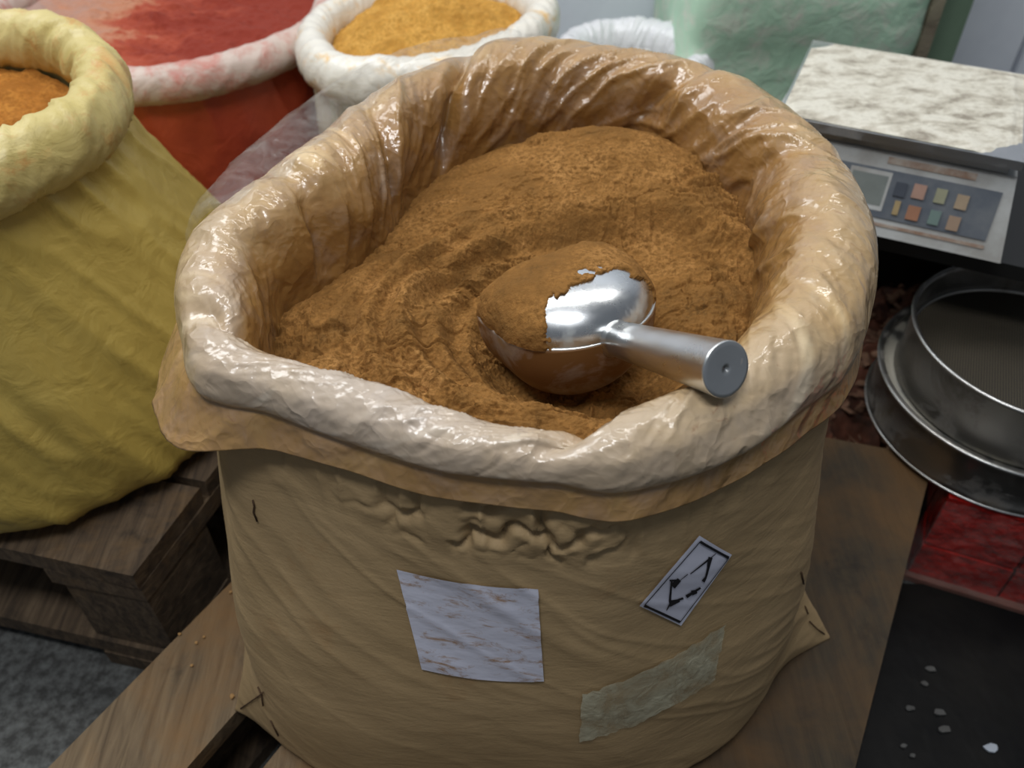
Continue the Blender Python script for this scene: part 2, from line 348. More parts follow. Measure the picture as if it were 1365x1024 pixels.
# ================================================================== FRONT PALLET
PZ = 0.144
dv = np.array([math.sin(math.radians(29)), math.cos(math.radians(29))]); nv = np.array([dv[1], -dv[0]])   # along planks, to the right
def plank(bm, a, b, wdt, z0, z1):
    """a->b is the left edge, width to the right"""
    a = np.array(a[:2]); b = np.array(b[:2]); d = (b-a)/np.linalg.norm(b-a); n = np.array([d[1], -d[0]])
    obox(bm, (a+b)/2+n*wdt/2, n*wdt/2, (b-a)/2, z0, z1)
def wobble(o, amp=.0015, cuts=0):
    for v in o.data.vertices: v.co += Vector((random.uniform(-amp, amp), random.uniform(-amp, amp), random.uniform(-amp, amp)*.4))
fp = empty('wooden_pallet', (0, 0.45, 0), 'dusty wooden pallet with wide board under the open kraft sack', 'pallet')
A = P(330, 755, PZ)[:2]; B = P(65, 1024, PZ)[:2]; d1 = (A-B)/np.linalg.norm(A-B); n1 = np.array([d1[1], -d1[0]])
for i, (off, wd) in enumerate(((0, .103), (.158, .10), (.30, .10))):
    a = B-d1*.30+n1*off; b = B+d1*.98+n1*off
    bm = bmesh.new(); plank(bm, a, b, wd, PZ-.022, PZ)
    o = bm_obj('plank', bm, M['beam_wood'], fp, bevel=.002); wobble(o)
# wide stained panel on the right
C1 = P(1237, 640, PZ)[:2]; C0 = P(1140, 1024, PZ)[:2]; d2 = (C1-C0)/np.linalg.norm(C1-C0); n2 = np.array([d2[1], -d2[0]])
q = [C0-d2*.3, C1, P(1190, 600, PZ)[:2], P(1085, 580, PZ)[:2]-np.array([.06, -.015]), C0-d2*.3-n2*.30]
bm = bmesh.new(); lo = [bm.verts.new((*p, PZ-.02)) for p in q]; hi = [bm.verts.new((*p, PZ+.0005)) for p in q]
bm.faces.new(lo[::-1]); bm.faces.new(hi)
for i in range(5): bm.faces.new((lo[i], lo[(i+1) % 5], hi[(i+1) % 5], hi[i]))
bm_obj('wide_board', bm, M['panel_wood'], fp, bevel=.004, seg=3)
for off in (0.0, .43):   # stringers on edge under the deck
    e = (C0 if off else B); sgn = -1 if off else 1
    st = (C0-d2*.3-n2*.06) if off else B-d1*.3+n1*.02; en = (C1-d2*.05-n2*.06) if off else B+d1*.9+n1*.02
    bm = bmesh.new(); plank(bm, st, en, .045, .022, PZ-.022); bm_obj('stringer', bm, M['dark_wood'], fp, bevel=.002)
    bm = bmesh.new(); plank(bm, st-(n1*.02), en-(n1*.02), .09, 0.0, .021); bm_obj('bottom_plank', bm, M['dark_wood'], fp, bevel=.002)
for t in (0.02, .45, .85):
    c = B+d1*t; bm = bmesh.new(); plank(bm, c+n1*.005, c+n1*.40, .08, PZ-.045, PZ-.023); bm_obj('cross_plank', bm, M['dark_wood'], fp, bevel=.002)
for k in range(14):  # crumbs
    pass

# ================================================================== LEFT PALLET
LZ = 0.20
lp = empty('wooden_pallet', (-.6, .75, 0), 'old dark wooden pallet standing under the yellow sack', 'pallet')
K = P(176, 767, LZ)[:2]; L0 = P(-10, 727, LZ)[:2]; e1 = (K-L0)/np.linalg.norm(K-L0); e2 = np.array([-e1[1], e1[0]])
r1 = P(282, 684, LZ)[:2]-K; r1 /= np.linalg.norm(r1); e2 = (e2*.75+r1*.25); e2 /= np.linalg.norm(e2)
def lbox(name, u0, u1, v0, v1, z0, z1, m=M['dark_wood'], bev=.004):
    """u along the front edge measured left from the corner, v backwards"""
    c = K-e1*(u0+u1)/2+e2*(v0+v1)/2; bm = bmesh.new(); obox(bm, c, e1*(u1-u0)/2, e2*(v1-v0)/2, z0, z1)
    o = bm_obj(name, bm, m, lp, bevel=bev); wobble(o, .001); return o
for v in (0, .122, .244, .366): lbox('plank', 0, .8, v, v+.112, LZ-.024, LZ)
for u in (.02, .36, .68): lbox('cross_plank', u-.02, u+.085, 0.0, .478, LZ-.048, LZ-.0245)
for u in (0.0, .34, .66):
    for v in (.003, .19, .376): lbox('block', u, u+.095, v, v+.10, .05, LZ-.0485, bev=.006)
for v in (-.003, .18, .372): lbox('bottom_plank', -.002, .8, v, v+.105, .026, .0495)
for u in (.0, .34, .66): lbox('bottom_plank', u, u+.09, -.004, .477, .001, .0255)

# ================================================================== MAIN SACK
prs = """780,60,780,170 870,75,875,178 950,88,925,215 1020,125,965,240 1080,165,1000,270 1120,210,1020,300 1150,270,1032,340 1167,380,1020,400 1150,450,1000,462 1090,520,960,490 1020,580,900,520 930,630,835,553 850,645,765,588 754,648,720,583 651,643,660,570 559,627,600,550 456,594,500,515 354,555,400,482 262,527,340,465 232,440,345,430 240,330,350,400 270,290,400,370 340,240,440,345 420,185,490,300 500,130,545,240 560,95,590,210 640,65,650,190 700,55,710,180"""
CC = np.array([0.0, 0.54]); TZ = 0.529
ths, rcs, rms = [], [], []
for s in prs.split():
    a, b, c, d = map(float, s.split(','))
    wpt = P((a+c)/2, (b+d)/2, TZ); dep = (wpt-np.array([0, 0, ZC]))@CF
    v = wpt[:2]-CC; ths.append(math.atan2(v[1], v[0])); rcs.append(np.hypot(*v)); rms.append(math.hypot(a-c, b-d)/2/FPX*dep)
rms = [r*(1-.15*max(0, -math.sin(t))) for t, r in zip(ths, rms)]; rcs = [r-.003*max(0, -math.sin(t)) for t, r in zip(ths, rcs)]
def Rc(t): return pint(np.mod(t+PI, 2*PI)-PI, ths, rcs)
def Rm(t): return pint(np.mod(t+PI, 2*PI)-PI, ths, rms)
sack = empty('spice_sack', (0.0, .5, PZ), 'large open kraft paper sack with rolled plastic liner, foreground centre', 'sack')
# --- liner
NT, NP = 1100, 120
th = np.linspace(-PI, PI, NT, endpoint=False)
rc = Rc(th); rm = Rm(th)
s = np.linspace(0, 1, NP)
V = np.zeros((NP, NT, 3)); NRM = np.zeros((NP, NT, 3)); dust = np.zeros((NP, NT)); veil_glare = np.zeros((NP, NT)); SS = np.zeros((NP, NT))
front = np.clip(-np.sin(th), 0, 1); left = np.clip(-np.cos(th), 0, 1)
flap = np.exp(-((np.mod(th-math.radians(-152)+PI, 2*PI)-PI)/.28)**2)
key_s = [0, .18, .3, .45, .6, .72, .8, .86, 1.0]
for j, t in enumerate(th):
    r = rm[j]; back = max(0, math.sin(t))
    hem = .019+.020*flap[j]; fl = .006+.026*flap[j]
    # (radial offset, z offset) from the tube centre
    kp = [(-r*1.02-.004, -.075), (-r*1.05, -.030), (-r*1.0, 0), (-r*.62, r*.78), (r*.05, r), (r*.72, r*.68), (r*1.0, r*.05), (r*1.0, -r*.35), (r*.88, -r*.62), (r*.86+fl*.3, -r*.62-hem*.35), (r*.86+fl, -r*.62-hem)]
    ks = np.array([0, .2, .32, .45, .56, .66, .74, .80, .835, .90, 1.0])
    kr = np.array([k[0] for k in kp]); kz = np.array([k[1] for k in kp])
    # smooth (catmull-rom) interpolation
    i = np.clip(np.searchsorted(ks, s, side='right')-1, 0, len(ks)-2); u = (s-ks[i])/(ks[i+1]-ks[i])
    im = np.maximum(i-1, 0); ip = np.minimum(i+2, len(ks)-1)
    def cr(v): return .5*(2*v[i]+(v[i+1]-v[im])*u+(2*v[im]-5*v[i]+4*v[i+1]-v[ip])*u*u+(3*v[i]-v[im]-3*v[i+1]+v[ip])*u**3)
    rr, zz = cr(kr), cr(kz)
    V[:, j, 0] = CC[0]+(rc[j]+rr)*math.cos(t); V[:, j, 1] = CC[1]+(rc[j]+rr)*math.sin(t); V[:, j, 2] = TZ+zz
    dr, dz = np.gradient(rr), np.gradient(zz); ln = np.hypot(dr, dz)+1e-9
    NRM[:, j, 0] = -dz/ln*math.cos(t)*-1*-1; NRM[:, j, 1] = -dz/ln*math.sin(t); NRM[:, j, 2] = dr/ln
    SS[:, j] = s
T = np.broadcast_to(th, (NP, NT)); sg = SS
# wrinkles: run across the roll, slanting
arc = T*.24                           # metres around
vv = sg*.20                           # metres across
cx_, cy_ = np.cos(T), np.sin(T)
def per(fr, fv, slant=0.0, seed=0.0):  # periodic coordinates on a cylinder
    a = T+slant*vv/.24; return np.cos(a)*fr*.24+seed, np.sin(a)*fr*.24+seed*.7, vv*fv+seed
wx = fbm(*per(12, 14, 0, 3), o=3)
def wr(fr, fv, sl, seed, warp=.5):
    a, b, c = per(fr, fv, sl, seed); return ridge(a+wx*warp*.6, b+wx*warp*.4, c+wx*.4)
roll = sst(.1, .3, sg)*(1-sst(.78, .86, sg))
backw = .35+.65*sst(-.5, .3, np.sin(T))      # strong folds at the back and right, calmer in front
lw = sst(.2, .9, -np.cos(T))
patchy = sst(-.35, .35, fbm(*per(7, 9, .4, 61), o=2))
amp = wr(20, 5, .9, 11, 1.6)*.0088*(.35+.65*patchy)+wr(44, 9, 1.3, 31, 1.8)*.0034*(1.1-.7*patchy)+wr(95, 22, .5, 57, 2.2)*.0011-.0045
crk = (wr(60, 34, 2, 71, 2.2)*.0022+wr(120, 80, -2, 91, 2.)*.0007)
outer = 1-.8*sst(.50, .66, sg)
disp = roll*outer*(backw*amp*1.15+(.3+.5*front)*crk)
disp += roll*fbm(*per(9, 8, .5, 5), o=2)*.007*(.4+.6*backw)
hemz = sst(.84, .9, sg)
disp += hemz*(fbm(*per(14, 5, .5, 41), o=3)*.004+flap[None, :]*fbm(*per(40, 25, 0, 44), o=3)*.006)
# deep tuck at the back left and the pinched corner
for ta, wd, dp in ((104, .045, .020), (56, .05, .013), (-79, .05, .010), (171, .06, .012), (133, .05, .008), (-148, .05, .010), (22, .05, .006)):
    dd = np.mod(T-math.radians(ta)+(sg-.45)*.5+PI, 2*PI)-PI; disp -= roll*dp*np.exp(-(dd/wd)**2)*sst(.05, .3, sg)*(1-sst(.5, .72, sg))
dd = np.mod(T-math.radians(-53)+PI, 2*PI)-PI; disp -= .008*np.exp(-(dd/.16)**2)*sst(.3, .42, sg)*(1-sst(.68, .8, sg))
V += NRM*disp[..., None]
# colour of the dust on the film (a deposit, thicker inside and at the back)
inner = 1-sst(.25, .62, sg)
dust = .20+.58*inner+.16*np.clip(cy_, 0, 1)-.22*sst(.3, .9, front)[None, :]*(1-.3*inner)+.10*wx
dust = np.where(sg > .82, .55+.1*wx, dust)
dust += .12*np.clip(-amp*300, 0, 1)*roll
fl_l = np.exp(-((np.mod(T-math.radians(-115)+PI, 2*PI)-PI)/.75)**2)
veil_glare = roll*(fl_l*.85*sst(.33, .45, sg)+.15*fbm(*per(20, 20, 0, 77), o=3))+.10*(sg > .84)  # whitish film at the front left, with its glare painted into the colour
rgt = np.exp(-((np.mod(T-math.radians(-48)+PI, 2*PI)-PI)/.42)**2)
veil_glare += rgt*.35*sst(.64, .7, sg)*(1-sst(.80, .86, sg))
veil_glare = np.clip(veil_glare, 0, 1)
wq = per(1, 1, .7, 0)
liner = grid('plastic_liner', V, M['liner'], sack, closed=True, attrs={'dust': dust, 'veil_glare': veil_glare, 'wu': wq[0], 'wv': wq[1], 'ww': wq[2]}, thick=.0006)
# --- clear outer film, standing a little off the roll
def film(name, t0, t1, s0, s1, off, seed, n=260, k=26, edge=.0):
    tt = np.linspace(t0, t1, n); js = np.round((np.mod(tt+PI, 2*PI))/(2*PI)*NT).astype(int) % NT
    sv = np.linspace(s0, s1, k); i0 = np.clip((sv*(NP-1)).astype(int), 0, NP-1)
    base = V[i0][:, js]; nr = NRM[i0][:, js]
    win = np.sin(np.linspace(0, PI, n))**.35
    nn = fbm(base[..., 0]*13+seed, base[..., 1]*13, base[..., 2]*10, 3)
    out = np.zeros_like(base); rad = base[..., :2]-CC; rad /= np.linalg.norm(rad, axis=-1, keepdims=True)
    prof = off(np.linspace(0, 1, k))[:, None]*win[None, :]
    W_ = base+nr*(.0022+.003*nn[..., None]**2)
    W_[..., :2] += rad*(prof+.004*nn*prof/.02)[..., None]
    W_[..., 2] += edge*np.linspace(0, 1, k)[:, None]*win[None, :]
    return grid(name, W_, M['film'], sack)
film('clear_film', math.radians(88), math.radians(182), .56, .80, lambda x: .020*x**.7, 2, edge=.045)
# --- paper body
bout = [(-.235, .40), (-.184, .307), (-.03, .282), (.10, .288), (.20, .335), (.255, .42), (.262, .52), (.23, .66), (.15, .74), (0, .77), (-.15, .745), (-.235, .66), (-.262, .52)]
BC = np.array([0.005, .52]); bt = []; br = []
for x, y in bout:
    v = np.array([x, y])-BC; bt.append(math.atan2(v[1], v[0])); br.append(np.hypot(*v))
NB, NZ = 720, 200
tb = np.linspace(-PI, PI, NB, endpoint=False)
Rb = pint(tb, bt, br)
# top ring, expressed about BC
rc2, rm2 = Rc(tb), Rm(tb)
top = np.stack([CC[0]+(rc2+rm2*.8-.001)*np.cos(tb), CC[1]+(rc2+rm2*.8-.001)*np.sin(tb)], -1)
bot = np.stack([BC[0]+Rb*np.cos(tb), BC[1]+Rb*np.sin(tb)], -1)
tipR = P(1103, 850, PZ)[:2]; tipL = P(318, 945, PZ)[:2]
zt = TZ-.012
zs = np.linspace(0, 1, NZ)
VB = np.zeros((NZ, NB, 3))
for k, u in enumerate(zs):       # u=0 bottom
    z = PZ+.001+(zt-PZ)*u
    mixu = .35*sst(0, 1, u)+.65*u; pt = bot*(1-mixu)+top*mixu
    bul = .010*math.sin(PI*min(1, u*1.15))**1.0*(1-u)
    d_ = pt-BC; dn = d_/np.linalg.norm(d_, axis=1, keepdims=True); pt = pt+dn*bul
    rnd = (1-math.sqrt(max(0, 1-(1-min(1, u/.05))**2)))*.020      # rounded bottom edge
    pt = pt-dn*rnd
    for tip in (tipR, tipL):
        ta = math.atan2(*(tip-BC)[::-1]); dd = np.mod(tb-ta+PI, 2*PI)-PI
        ex = np.linalg.norm(tip-BC)-np.interp(ta, tb, np.linalg.norm(bot-BC, axis=1))+.004
        wz = max(0, 1-u/.22)**1.2
        pt = pt+dn*(np.clip(1-np.abs(dd)/.30, 0, 1)**1.7*(ex+rnd)*wz)[:, None]
    VB[k, :, :2] = pt; VB[k, :, 2] = z
d_ = VB[..., :2]-BC; dn = d_/np.linalg.norm(d_, axis=2, keepdims=True)
TT = np.broadcast_to(tb, (NZ, NB)); ZZ = VB[..., 2]
def bper(fr, fz, sl=0, sd=0): a = TT+sl*(ZZ-PZ)/.25; return np.cos(a)*fr*.25+sd, np.sin(a)*fr*.25+sd, ZZ*fz+sd
w0 = fbm(*bper(8, 10, 0, 2), o=3)
def rb(fr, fz, sl, sd, w_=.5): a, b, c = bper(fr, fz, sl, sd); return ridge(a+w0*w_, b+w0*w_, c)
dB = fbm(*bper(7, 7, 0, 12), o=2)*.006
dB += (rb(16, 5, 1.3, 4)*.0022+rb(30, 8, 1.6, 9)*.0016)*(.5+.5*vnoise(*bper(5, 5, 0, 20)))
# crumpled pleats under the hem, front centre
uz = (ZZ-PZ)/(zt-PZ)
ang = np.degrees(TT)
loc = np.exp(-((ang+92)/17)**2)*sst(.80, .86, uz)*(1-sst(.92, .97, uz))
loc2 = sst(.80, .92, uz)*np.clip(-np.sin(TT), 0, 1)
pw = fbm(TT*9, uz*11, 4.0, 3)
cru = np.abs(vnoise(TT*8+pw*1.0, uz*13+pw*.8, 7.7))
cru2 = np.abs(vnoise(TT*19+pw*2, uz*15, 2.7))
dB += loc*(-.013*(1-np.clip(cru*2.2, 0, 1))**1.5-.002*(1-np.clip(cru2*3, 0, 1))**1.5+.002)+loc2*(ridge(TT*16, uz*3, 1.3)*.004)
dB *= sst(0, .04, uz)*(1-.5*sst(.97, 1, uz))
VB[..., :2] += dn*dB[..., None]
capb = np.zeros((1, NB, 3)); capb[0, :, 0] = BC[0]; capb[0, :, 1] = BC[1]; capb[0, :, 2] = PZ+.001
VB = np.concatenate([capb, VB], 0)
body = grid('paper_body', VB, M['paper'], sack, closed=True)
bpy.context.view_layer.update()
tree = BVHTree.FromPolygons([tuple(v.co) for v in body.data.vertices], [tuple(p.vertices) for p in body.data.polygons])
def onbody(x, y, off):
    d = Vector(ray(x, y)).normalized(); h = tree.ray_cast(Vector((0, 0, ZC)), d)
    if h[0] is None: return None
    n = h[1]; n = n if n.dot(d) < 0 else -n
    return h[0]+n*off
def patch(name, q, m, off, nu=12, nv=12, parent=sack, jag=0.0, wavy=0.0):
    """q: four corners tl,tr,br,bl of a sheet stuck on the sack, laid on its surface"""
    q = np.array(q, float); Vp = np.zeros((nv, nu, 3))
    for i in range(nv):
        for j in range(nu):
            u, v = j/(nu-1), i/(nv-1)
            p = q[0]*(1-u)*(1-v)+q[1]*u*(1-v)+q[2]*u*v+q[3]*(1-u)*v
            if wavy: p = p+np.array([0, wavy*math.sin(u*PI)*(1 if True else 0)])
            if jag and (i in (0, nv-1) or j in (0, nu-1)): p = p+np.array([random.uniform(-jag, jag), random.uniform(-jag, jag)])
            Vp[i, j] = onbody(p[0], p[1], off)
    if min(nu, nv) > 5:   # paper bridges small wrinkles
        for _ in range(1):
            W2 = Vp.copy(); W2[1:-1, 1:-1] = (Vp[:-2, 1:-1]+Vp[2:, 1:-1]+Vp[1:-1, :-2]+Vp[1:-1, 2:])/4; Vp = W2
    return grid(name, Vp, m, parent)
ls = patch('paper_label', [(530, 757), (717, 783), (725, 906), (563, 890)], M['label_stained'], .0018, 56, 44, wavy=6)
ls['label'] = 'blank white label with brown stains'
hz = patch('hazard_sticker', [(930, 712), (973, 738), (906, 832), (851, 805)], M['label'], .0018, 30, 46)
hz['label'] = 'white sticker with black frame and broken diamond mark'
def stroke(a, b, w_, w2=None):
    a = np.array(a, float); b = np.array(b, float); d = (b-a)/np.linalg.norm(b-a); n = np.array([-d[1], d[0]]); w2 = w_ if w2 is None else w2
    pts = []
    ns = max(2, int(np.linalg.norm(b-a)/7)+1)
    Vp = np.zeros((ns, 2, 3))
    for i in range(ns):
        t = i/(ns-1); c = a+(b-a)*t; ww = w_*(1-t)+w2*t
        for j, sg_ in enumerate((-1, 1)): p = c+n*sg_*ww/2; Vp[i, j] = onbody(p[0], p[1], .0026)
    return Vp
def strokes(name, lst, parent):
    vs, fs = [], []
    for Vp in lst:
        o = len(vs); vs += [tuple(v) for v in Vp.reshape(-1, 3)]
        for i in range(Vp.shape[0]-1): fs.append((o+2*i, o+2*i+1, o+2*i+3, o+2*i+2))
    me = bpy.data.meshes.new(name); me.from_pydata(vs, [], fs); return link(name, me, M['ink'], parent, False)
strokes('printed_frame', [stroke((930, 719), (968, 741), 3.4), stroke((857, 803), (904, 826), 3.4), stroke((930, 719), (857, 803), 1.2), stroke((968, 741), (904, 826), 1.0)], hz)
strokes('printed_mark', [stroke((944, 741), (917, 762), 2.6, 1.2), stroke((944, 741), (938, 766), 4.5, 2.5), stroke((938, 766), (934, 772), 3, 5), stroke((940, 752), (944, 740), 2, 6), stroke((893, 770), (890, 800), 2.2, 3), stroke((903, 769), (894, 778), 6, 8), stroke((890, 770), (902, 770), 2, 3), stroke((890, 800), (908, 794), 2.2, 3), stroke((912, 792), (931, 780), 4.5, 2.5), stroke((890, 801), (903, 797), 8, 4), stroke((893, 797), (886, 810), 3, 1), stroke((919, 787), (926, 785), 7, 5), stroke((944, 741), (951, 735), 1.4, .8), stroke((914, 762), (904, 770), 1.0, .8)], hz)
tp = patch('adhesive_tape', [(777, 923), (965, 829), (950, 905), (771, 987)], M['tape'], .0022, 30, 14, jag=1.6, wavy=10)
tp['label'] = 'crinkled greenish translucent tape'
# sewing thread at the two bottom corners
def threads(name, segs):
    for pts in segs:
        pw_ = [onbody(x, y, .001) for x, y in pts]; pw_ = [p for p in pw_ if p is not None]
        if len(pw_) > 1: tubes(name, [pw_], .0007, mat_thread, sack)
def tubes(name, lines, r, m, parent=None, n=6):
    vs, fs = [], []
    for pts in lines:
        pts = [Vector(p) for p in pts]; o = len(vs)
        for i, p in enumerate(pts):
            t = (pts[min(i+1, len(pts)-1)]-pts[max(i-1, 0)]).normalized(); a = t.orthogonal().normalized(); b = t.cross(a)
            for k in range(n): q_ = 2*PI*k/n; vs.append(tuple(p+(a*math.cos(q_)+b*math.sin(q_))*r))
        for i in range(len(pts)-1):
            for k in range(n): fs.append((o+i*n+k, o+i*n+(k+1) % n, o+(i+1)*n+(k+1) % n, o+(i+1)*n+k))
        fs.append(tuple(o+k for k in range(n))[::-1]); fs.append(tuple(o+(len(pts)-1)*n+k for k in range(n)))
    me = bpy.data.meshes.new(name); me.from_pydata(vs, [], fs); return link(name, me, m, parent)
mat_thread = plain('brown_thread', srgb(70, 48, 26), .8)
threads('sewing_thread', [[(322, 944), (335, 935), (348, 926), (352, 922)], [(345, 915), (350, 926), (352, 940)], [(362, 960), (372, 980)], [(384, 988), (400, 1010)]])
threads('sewing_thread', [[(1067, 762), (1070, 778)], [(1072, 808), (1076, 818)], [(1078, 828), (1088, 838), (1098, 845)]])
threads('loose_thread', [[(338, 666), (340, 674), (339, 682), (344, 694)]])

# ================================================================== POWDER IN THE MAIN SACK
J = np.array([.0706, .4386, .523]); E_ = np.array([.121, .356, .5715])      # handle joint and handle end
Fw = np.array([-.50, .84, -.18]); Fw /= np.linalg.norm(Fw); Sd = np.cross([0, 0, 1.], Fw); Sd /= np.linalg.norm(Sd); Up = np.cross(Fw, Sd)   # Sd points to the scoop's left
BL, BW, BD, BH = .086, .060, .064, .034
bc = J+Fw*.050        # middle of the bowl
NPT, NPR = 1100, 420
tp_ = np.linspace(-PI, PI, NPT, endpoint=False)
ro = (Rc(tp_)-Rm(tp_)*.55)
uu = np.linspace(0, 1, NPR)
X = CC[0]+np.outer(uu, ro*np.cos(tp_)); Y = CC[1]+np.outer(uu, ro*np.sin(tp_)); UU = np.broadcast_to(uu[:, None], X.shape)
def powz(X, Y, UU):
    z = .492+.014*sst(0, 1, 1-UU)
    z = z-.010*sst(.75, 1, UU)
    # high bank at the back right
    q0 = P(850, 235, .50); z = z+.034*np.exp(-(((X-q0[0])/.13)**2+((Y-q0[1]-.02)/.075)**2))
    q1 = P(985, 330, .50); z = z+.012*np.exp(-(((X-q1[0])/.05)**2+((Y-q1[1])/.08)**2))
    # hollow scooped round the bowl, with a broken scarp
    sx_, sy_ = bc[0]+.012, bc[1]+.01
    dx, dy = (X-sx_)/1.25, (Y-sy_)/1.0
    dd = np.hypot(dx, dy); an = np.arctan2(dy, dx)
    wob = fbm(X*14, Y*14, 3.3, 3)
    edge = .118+.018*np.cos(an-1.0)+.018*wob
    z = z-.020*(1-sst(edge-.028, edge+.004, dd))
    z = z+.007*np.exp(-((dd-edge-.006)/.011)**2)*(.6+.8*wob)
    # arcs raked by the scoop on the left
    lm = sst(.2, .9, -np.cos(an+.15))*sst(.062, .08, dd)*(1-sst(.135, .165, dd))
    z = z+lm*.0045*np.sin((dd+.010*wob)*2*PI/.021)
    # pit under and in front of the bowl
    rel = np.stack([X-bc[0], Y-bc[1]], -1); a = rel@(Fw[:2]/np.hypot(*Fw[:2])); b = rel@(Sd[:2]/np.hypot(*Sd[:2]))
    e = np.sqrt((a/.070)**2+(b/.066)**2)
    z = z-.023*(1-sst(.75, 1.35, e))
    b2 = np.exp(-(((X-.045)/.055)**2+((Y-.43)/.035)**2)); z = z-.007*b2
    # roughness: terraces and crumbs
    z = z+.004*fbm(X*20+wob, Y*26, 8.8, 3)*sst(.06, .09, dd)
    r1 = fbm(X*38+wob, Y*60+wob, 0.3, 5); r2 = ridge(X*55+wob*2, Y*75+wob*2, 2.2); r3 = fbm(X*190, Y*220, 1.7, 3); r4 = fbm(X*420, Y*460, 4.1, 2)
    rough = .35+.65*sst(-.2, .35, fbm(X*9+4, Y*11, 6.1, 3))
    z = z+rough*(r1*.0064+(r2-.35)*.0030+np.abs(r3)*.0032)+r3*.0007+r4*.0006
    stp = np.abs(vnoise(X*32+r1*1.8, Y*44+r1*1.8, 9.0)); z = z+rough*.0035*sst(.1, .28, stp)
    return z
Z = powz(X, Y, UU)
pw_o = grid('cinnamon_powder', np.stack([X, Y, Z], -1), M['powder'], None, closed=True)
tag(pw_o, 'brown spice powder filling the large open kraft sack', 'powder', kind='stuff')

# ================================================================== SCOOP
sc = empty('metal_scoop', tuple(J), 'aluminium scoop with round handle lying in the brown powder', 'scoop')
def prof(s_): t = np.clip(s_/.62, 0, 1); return np.sqrt(np.clip(1-(1-t)**2, 0, 1))
def bowl_pts(s_, phi, w_, dn_):
    """phi 0..PI sweeps from the left rim through the bottom/top to the right rim"""
    k = prof(s_); c = np.cos(phi); sn = np.sin(phi)
    sn2 = np.sign(sn)*np.abs(sn)**.9
    return J[None, None]+Fw*(s_*BL)[..., None]+Sd*(c*k*w_)[..., None]+Up*(-sn2*k*dn_)[..., None]
ns, nf = 70, 90
s_ = np.linspace(0, 1, ns)[:, None]**1.6+np.zeros((1, nf)); ph = np.linspace(0, PI, nf)[None]+np.zeros((ns, 1))
lip = s_*(1+.0*np.sin(ph)); Vb = bowl_pts(lip-.10*s_*np.sin(ph)*0, ph, BW, BD)
bowl = grid('bowl', Vb, M['alu_dusty'], sc, thick=.0012); bowl['label'] = 'powder-coated aluminium bowl'
# bright rim bead along the bowl's cut edge
edge_l = [Vb[i, 0] for i in range(ns)]; edge_r = [Vb[i, -1] for i in range(ns)]
tubes('rim_edge', [edge_r[::-1]+edge_l[1:]], .0011, M['alu'], sc)
# hood over the rear of the bowl
sh = np.linspace(0, .66, 60)[:, None]**1.0+np.zeros((1, nf))
hood = grid('hood', bowl_pts(sh, ph[:60], BW*.985, -BH), M['alu_hood'], sc, thick=.001); hood['label'] = 'shiny domed aluminium hood'
# handle
hd = E_-J; hl = np.linalg.norm(hd); hd = hd/hl; ha = np.cross(hd, [0, 0, 1.]); ha /= np.linalg.norm(ha); hb = np.cross(ha, hd)
def hring(t, r, n=48):
    q_ = np.linspace(0, 2*PI, n, endpoint=False); return (J+hd*(t*hl))[None]+r*(np.cos(q_)[:, None]*ha+np.sin(q_)[:, None]*hb)
hp = [(-.06, .0140), (-.02, .0132), (.02, .0122), (.05, .0117), (.055, .0124), (.3, .0134), (.7, .0152), (.985, .0166), (.995, .0168), (1.0, .0164)]
grid('handle', np.array([hring(t, r) for t, r in hp]), M['alu'], sc, closed=True)
cap = grid('end_cap', np.array([hring(t, r) for t, r in ((1.0, .0164), (1.004, .0158), (1.003, .014), (1.001, .004), (1.0, .0016), (.99, .0012), (.989, .00001))]), M['alu'], sc, closed=True)
# powder heaped in the scoop
nm, nq = 150, 200
sm = np.linspace(.0, 1.0, nm)[:, None]+np.zeros((1, nq)); pm = np.linspace(0, PI, nq)[None]+np.zeros((nm, 1))
Pm = bowl_pts(sm, pm, BW*.985, -BH*.98)
front_drop = sst(.88, 1.0, sm)
nzs = fbm(Pm[..., 0]*60, Pm[..., 1]*60, Pm[..., 2]*60, 4); rag = fbm(Pm[..., 0]*150, Pm[..., 1]*150, Pm[..., 2]*150, 4)
cover = sst(-.025, .025, sm-.21-.20*np.sin(pm)**1.5+.03*np.cos(pm)+.06*nzs+.10*rag-.0)
rightc = sst(.88, .99, pm/PI+.03*rag)            # thin layer round the far side too
cv = np.maximum(cover, rightc*sst(.1, .3, sm))
lift = (-.004+.0064*cv)+.004*np.sin(2*pm)**2*sst(.45, .8, sm)+cv*(.0018*nzs+.0009*rag)
cen = J+Fw*.05; dirn = Pm-cen; dirn /= np.linalg.norm(dirn, axis=-1, keepdims=True)
Pm = Pm+dirn*lift[..., None]; Pm = Pm-Up*(front_drop*np.sin(pm)*.010)[..., None]
hp_o = grid('powder_heap', Pm, M['powder'], None); tag(hp_o, 'heap of brown powder piled in the metal scoop', 'powder', kind='stuff')

